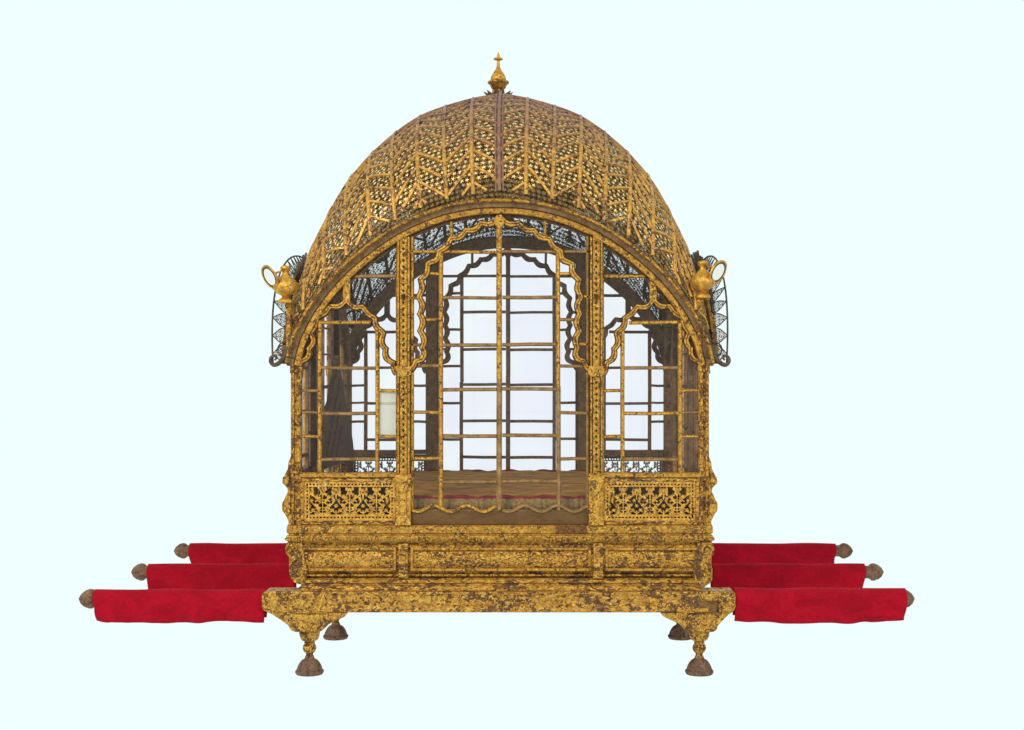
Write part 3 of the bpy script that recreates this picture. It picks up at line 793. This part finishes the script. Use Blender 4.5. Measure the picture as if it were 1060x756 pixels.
# ---- bird shaped ewer lamps at the four corners
def lamp(sx, dd):
    d0=-8. if dd==0 else DEP+8
    xc=CX+sx*(-1)*(-(221 if sx<0 else 209)); 
    xc=297. if sx<0 else 726.5
    yo=0 if sx<0 else -5
    P=lambda x,y,d:V(x,y,d)
    mb=MB(); pr=[(.3,275.5),(4.2,276),(5.6,278),(4.8,280),(3.2,282),(3.6,285),(6.5,288),(10.5,291.5),(12.6,295.5),(12.2,300),(9,304),(4.5,306.5),(3.2,308),(5,309.5),(7.6,311.5),(7.8,313.5),(6.5,314.5),(.3,314.5)]
    lathe(mb,xc-sx*0,0,d0,[(r,y+yo) for r,y in pr],28,0,.05,16)
    body=obj('bird_lamp',mb,M['brass'],pal,True,ang=60)
    # horn and mirror
    c=np.array([xc+sx*14.5,287.5+yo*1.0,d0+(-7 if dd==0 else 7)]); root=np.array([xc+sx*8,297+yo,d0])
    nrm=np.array([sx*.66,-.42*-1,(-.58 if dd==0 else .58)]); nrm/=np.linalg.norm(nrm)
    e1=np.cross(nrm,(0,0,1.)); e1/=np.linalg.norm(e1); e2=np.cross(nrm,e1)
    def circ(cc,r,n=28): return [tuple(cc+r*(math.cos(2*PI*k/n)*e1+math.sin(2*PI*k/n)*e2)) for k in range(n)]
    mb=MB(); rings=[circ(root,4.0),circ(root*.5+c*.5-nrm*2.5,4.6),circ(root*.15+c*.85-nrm*2.5,9.0),circ(c,13.2),circ(c+nrm*1.2,13.0),circ(c+nrm*1.0,11.2)]
    n=28; vs=[V(*p) for r in rings for p in r]; fs=[(i*n+k,i*n+(k+1)%n,(i+1)*n+(k+1)%n,(i+1)*n+k) for i in range(5) for k in range(n)]
    mb.add(vs,fs); obj('horn',mb,M['brass'],body,True,ang=50)
    mb=MB(); mb.add([V(*p) for p in circ(c+nrm*.5,11.3)],[tuple(range(n))],0)
    mb.add([V(*p) for p in circ(c+nrm*.9,9.2)],[tuple(range(n))],1)
    obj('mirror_disc',mb,[M['iron'],M['mirror']],body)
    mb=MB(); P=[(xc+sx*(4.5+9*math.sin(t)),282+yo+6.5*(1-math.cos(t)),d0-1) for t in np.linspace(0,PI,14)]; tube3(mb,P,1.2,6); obj('handle',mb,M['brass'],body,True)
    # post that carries it
    mb=MB(); lathe(mb,xc-sx*3,0,d0+(3 if dd==0 else -3),[(3.4,314+yo),(4.6,317+yo),(3.2,320+yo),(3.6,335),(2.8,350),(3.5,362),(2.2,372)],10)
    obj('lamp_post',mb,M['post'],body,True)
for sx in (-1,1):
    for dd in (0,1): lamp(sx,dd)

# ---- finial
fx=(515.8-555)*1.135+37.5+CX; F=1.135
def fy(y): return EYE+(y-EYE)*F
pr=[(.3,54),(.9,56),(1.6,57.6),(1.2,59),(4.6,60.5),(5.0,61.8),(2.2,62.6),(1.5,64.5),(1.7,68),(2.4,71),(4.2,74),(6.6,77.5),(7.9,80.8),(8.0,83),(7.2,84)]
mb=MB(); lathe(mb,fx,0,200,[(r*F,fy(y)) for r,y in pr],28); fin=obj('finial',mb,M['brass'],pal,True,ang=60)
mb=MB(); lathe(mb,fx,0,200,[(r*F,fy(y)) for r,y in [(7,83.8),(9.8,84.2),(10.6,86),(9.4,87),(8.2,88),(7.2,91),(5.4,93),(6,94),(6.2,97.5),(7,100),(.5,101)]],28,0,.08,14); obj('finial_bowl',mb,M['post'],fin,True)
mb=MB()
for k in range(10):
    a=2*PI*k/10+.1; ca,sa=math.cos(a),math.sin(a)
    q=[(4,0,97.5),(9,2.2,98.6),(13,1.6,98.2),(16,0,95),(13,-1.6,98.2),(9,-2.2,98.6)]
    vs=[V(fx+(r*ca-w*sa)*F*.95,fy(y+t_),200+(r*sa+w*ca)*F*.95) for t_ in (0,.9) for r,w,y in q]; n=6
    mb.add(vs,[tuple(range(n)),tuple(range(n,2*n))[::-1]]+[(a_,a_+n,(a_+1)%n+n,(a_+1)%n) for a_ in range(n)])
obj('leaf_collar',mb,M['iron'],fin)

# ---- tall dark stepped pointed shape on the left inner side
mb=MB()
prof=[(60,492),(70,470),(92,452),(110,446),(122,425),(140,418),(158,398),(176,392),(192,378),(200,366),(210,380),(226,394),(240,398),(254,420),(272,428),(286,448),(306,456),(328,474),(340,492)]
lm=lambda x,y,d:V(CX-200+d,y,x)
prism(mb,lm,prof,0,6)
for k in range(1,4):
    q=[(200+(x-200)*(1-.22*k),492+(y-492)*(1-.22*k)) for x,y in prof]; prism(mb,lm,q,0,6+1.2*k)
obj('stepped_point',mb,M['stepped'],pal,bevel=.5)

# ================================================================== mattress
mt=empty('mattress',(0,200*S,0)); mt.location=(0,0,0)
tag(mt,'ochre brocade mattress with maroon braid inside the palanquin behind the glazed doors','mattress')
def softbox(x0,x1,y0,y1,d0,d1,nx,nd,amp):
    mb=MB(); vs=[];fs=[]
    for i in range(nx+1):
        for j in range(nd+1):
            x=x0+(x1-x0)*i/nx; d=d0+(d1-d0)*j/nd; vs.append(V(x,y0-amp*(math.sin(x*.11+d*.02)*math.sin(d*.05+x*.03)+.5*math.sin(x*.31+d*.07)),d))
    for i in range(nx):
        for j in range(nd): fs.append((i*(nd+1)+j,(i+1)*(nd+1)+j,(i+1)*(nd+1)+j+1,i*(nd+1)+j+1))
    o=len(vs); per=[(i,0) for i in range(nx+1)]+[(nx,j) for j in range(1,nd+1)]+[(i,nd) for i in range(nx-1,-1,-1)]+[(0,j) for j in range(nd-1,0,-1)]
    for (i,j) in per: vs.append(V(x0+(x1-x0)*i/nx,y1,d0+(d1-d0)*j/nd))
    n=len(per)
    for k in range(n):
        a=per[k][0]*(nd+1)+per[k][1]; b=per[(k+1)%n][0]*(nd+1)+per[(k+1)%n][1]; fs.append((a,o+k,o+(k+1)%n,b))
    mb.add(vs,fs); return mb
o=obj('cushion',softbox(CX-122,CX+122,515.5,530.5,20,382,60,30,.9),M['ochre'],mt,True,ang=50)
mb=MB(); x=np.linspace(CX-123,CX+123,80)
for d_,yb in ((18.5,516.8),(383,516.2)): tube3(mb,[(q,yb+.9*math.sin(q*.13)+.5*math.sin(q*.31),d_) for q in x],1.9,8)
obj('braid',mb,M['maroon'],mt,True)
mb=MB(); vs=[];fs=[]
for i,q in enumerate(np.linspace(CX-122,CX+122,260)):
    w=1.0*math.sin(i*.9); vs+= [V(q,518,17.6+w*.3),V(q,524,16+w),V(q,530.4,15.5+w*1.3)]
fs=[(3*i+a,3*i+3+a,3*i+4+a,3*i+1+a) for i in range(259) for a in (0,1)]; mb.add(vs,fs)
s=obj('fringe',mb,M['cream'],mt,True); sl=s.modifiers.new('t','SOLIDIFY'); sl.thickness=1*S

# ================================================================== poles and covers
rows=[(6.,'front',-438,431),(200.,'middle',-438.5,446),(394.,'back',-437.5,453)]
for (d,nm,xl,xr) in rows:
    mb=MB(); yc=621.
    tube3(mb,[(CX+x,yc,d) for x in np.linspace(xl+14,xr-14,20)],7.5,16)
    pole=obj('carrying_pole',mb,M['knob'],None,True)
    tag(pole,{'front':'brown wooden carrying pole running sideways through the palanquin base, nearest and lowest of three',
              'middle':'brown wooden carrying pole running sideways through the palanquin base, between the other two poles',
              'back':'brown wooden carrying pole behind the palanquin base, farthest and topmost of three'}[nm],'pole','carrying poles through the palanquin base')
    for (xe,s) in ((xl,1),(xr,-1)):
        mb=MB(); pr=[(0.2,0),(1.6,.8),(5,3),(8,7),(9.4,11),(9.2,14.5),(7,18),(5,20),(6.6,21.5),(6.6,24)]
        n=60; vs=[];fs=[]
        for (a,r) in [(b,a) for a,b in pr]:
            for k in range(n):
                t=2*PI*k/n; rr=r*(.86+.24*abs(math.sin(4.5*t+a*.12))); vs.append(V(CX+xe+s*a,yc+rr*math.cos(t),d+rr*math.sin(t)))
        for i in range(len(pr)-1):
            for k in range(n): fs.append((i*n+k,i*n+(k+1)%n,(i+1)*n+(k+1)%n,(i+1)*n+k))
        mb.add(vs,fs); obj('knob',mb,M['knob'],pole,True,ang=60)
cov=[(6.,-421,-243,'left','front'),(200.,-418.5,-245,'left','middle'),(394.,-416,-240,'left','back'),
     (6.,242.5,421,'right','front'),(200.,243,422.5,'right','middle'),(394.,240,429,'right','back')]
for ci,(d,x0,x1,side,nm) in enumerate(cov):
    outl = side=='left'; nx=90; sect=[]
    r=10.2 if (side=='right' and nm=='front') else 8.8
    # section: from front hem up over the pole to the back hem
    for k in range(11): sect.append((-1,k/10.))
    arc=[(PI*a/12.) for a in range(1,12)]
    vs=[];fs=[]; ns=0; ph=ci*1.7
    for i in range(nx+1):
        f=i/nx; x=x0+(x1-x0)*f; oe=(1-f) if outl else f          # 1 at the free end
        hem=22.5+.8*math.sin(f*5+ph)+.5*math.sin(f*14+ph*2)+.35*math.sin(f*33+ph)-(1.5*oe**4)
        row=[]
        def fold(h): return (1.8*math.sin(f*9+ph+h*2.2)+2.6*math.sin(f*23+ph*1.3-h*4.5)*h+.7*math.sin(f*43+ph+h*3))*h*1.2+1.6*math.exp(-((oe-.93+.10*h)/.025)**2)*h
        edge=math.exp(-((1-oe)*22)**2*.5)
        for k in range(10,0,-1):
            h=k/10.; row.append((-(r+1.8*h)+fold(h)-edge*0, yc_(h) if False else 621+h*hem, h))
        for a in range(0,13):
            t=PI*a/12.; rr=r*(1+.02*math.sin(f*17+a)); row.append((-rr*math.cos(t),621-rr*math.sin(t)+.35*math.sin(f*11+ph),0))
        for k in range(1,11):
            h=k/10.; row.append(((r-6*h)+fold(h)*.3,621+h*hem*.86,h))
        sgn=1 if outl else -1
        for (dd_,yy,h) in row:
            vs.append(V(CX+x+sgn*(4.5*h*max(0,oe-.7)/.3*1.0)+.5*math.sin(h*6+ph)*oe**6,yy,d+dd_))
        ns=len(row)
    for i in range(nx):
        for j in range(ns-1): fs.append((i*ns+j,(i+1)*ns+j,(i+1)*ns+j+1,i*ns+j+1))
    mb=MB(); mb.add(vs,fs); o=obj('velvet_cover',mb,M['velvet'],None,True,ang=180)
    sl=o.modifiers.new('t','SOLIDIFY'); sl.thickness=1.1*S; sl.offset=1
    where={'front':'nearest and lowest','middle':'middle','back':'farthest and topmost'}[nm]
    tag(o,f'red velvet cloth draped over the {side} end of the {where} pole','pole cover','red velvet pole covers')

# ================================================================== camera, light, world
cam=bpy.data.cameras.new('camera'); co=bpy.data.objects.new('camera',cam); C.objects.link(co); sc.camera=co
DIST=1480.
co.location=(37.5*S,-DIST*S,(GY-EYE)*S); co.rotation_euler=(PI/2,0,0)
cam.sensor_width=36; cam.lens=36*DIST/1060.; cam.shift_x=-25/1060.; cam.shift_y=2/1060.; cam.clip_end=200
w=bpy.data.worlds.new('World'); sc.world=w; w.use_nodes=True
bg=w.node_tree.nodes['Background']; bg.inputs[0].default_value=(0.871,1.0,1.0,1); bg.inputs[1].default_value=1.0
def area(name, loc, target, size, power, col=(1,1,1)):
    l=bpy.data.lights.new(name,'AREA'); l.size=size; l.energy=power; l.color=col
    o=bpy.data.objects.new(name,l); C.objects.link(o); o.location=loc
    o.rotation_euler=(Vector(target)-Vector(loc)).to_track_quat('-Z','Y').to_euler()
area('key_lamp',(-2.6,-4.2,3.6),(0,.4,1.),1.2,150,(1,.94,.84))
area('fill_lamp',(3.6,-3.6,2.6),(0,.4,1.),1.6,55,(1,.95,.87))
sc.view_settings.view_transform='Standard'; sc.view_settings.look='None'; sc.view_settings.exposure=0; sc.view_settings.gamma=1
sc.render.engine='CYCLES'; sc.cycles.transparent_max_bounces=48; sc.cycles.max_bounces=8
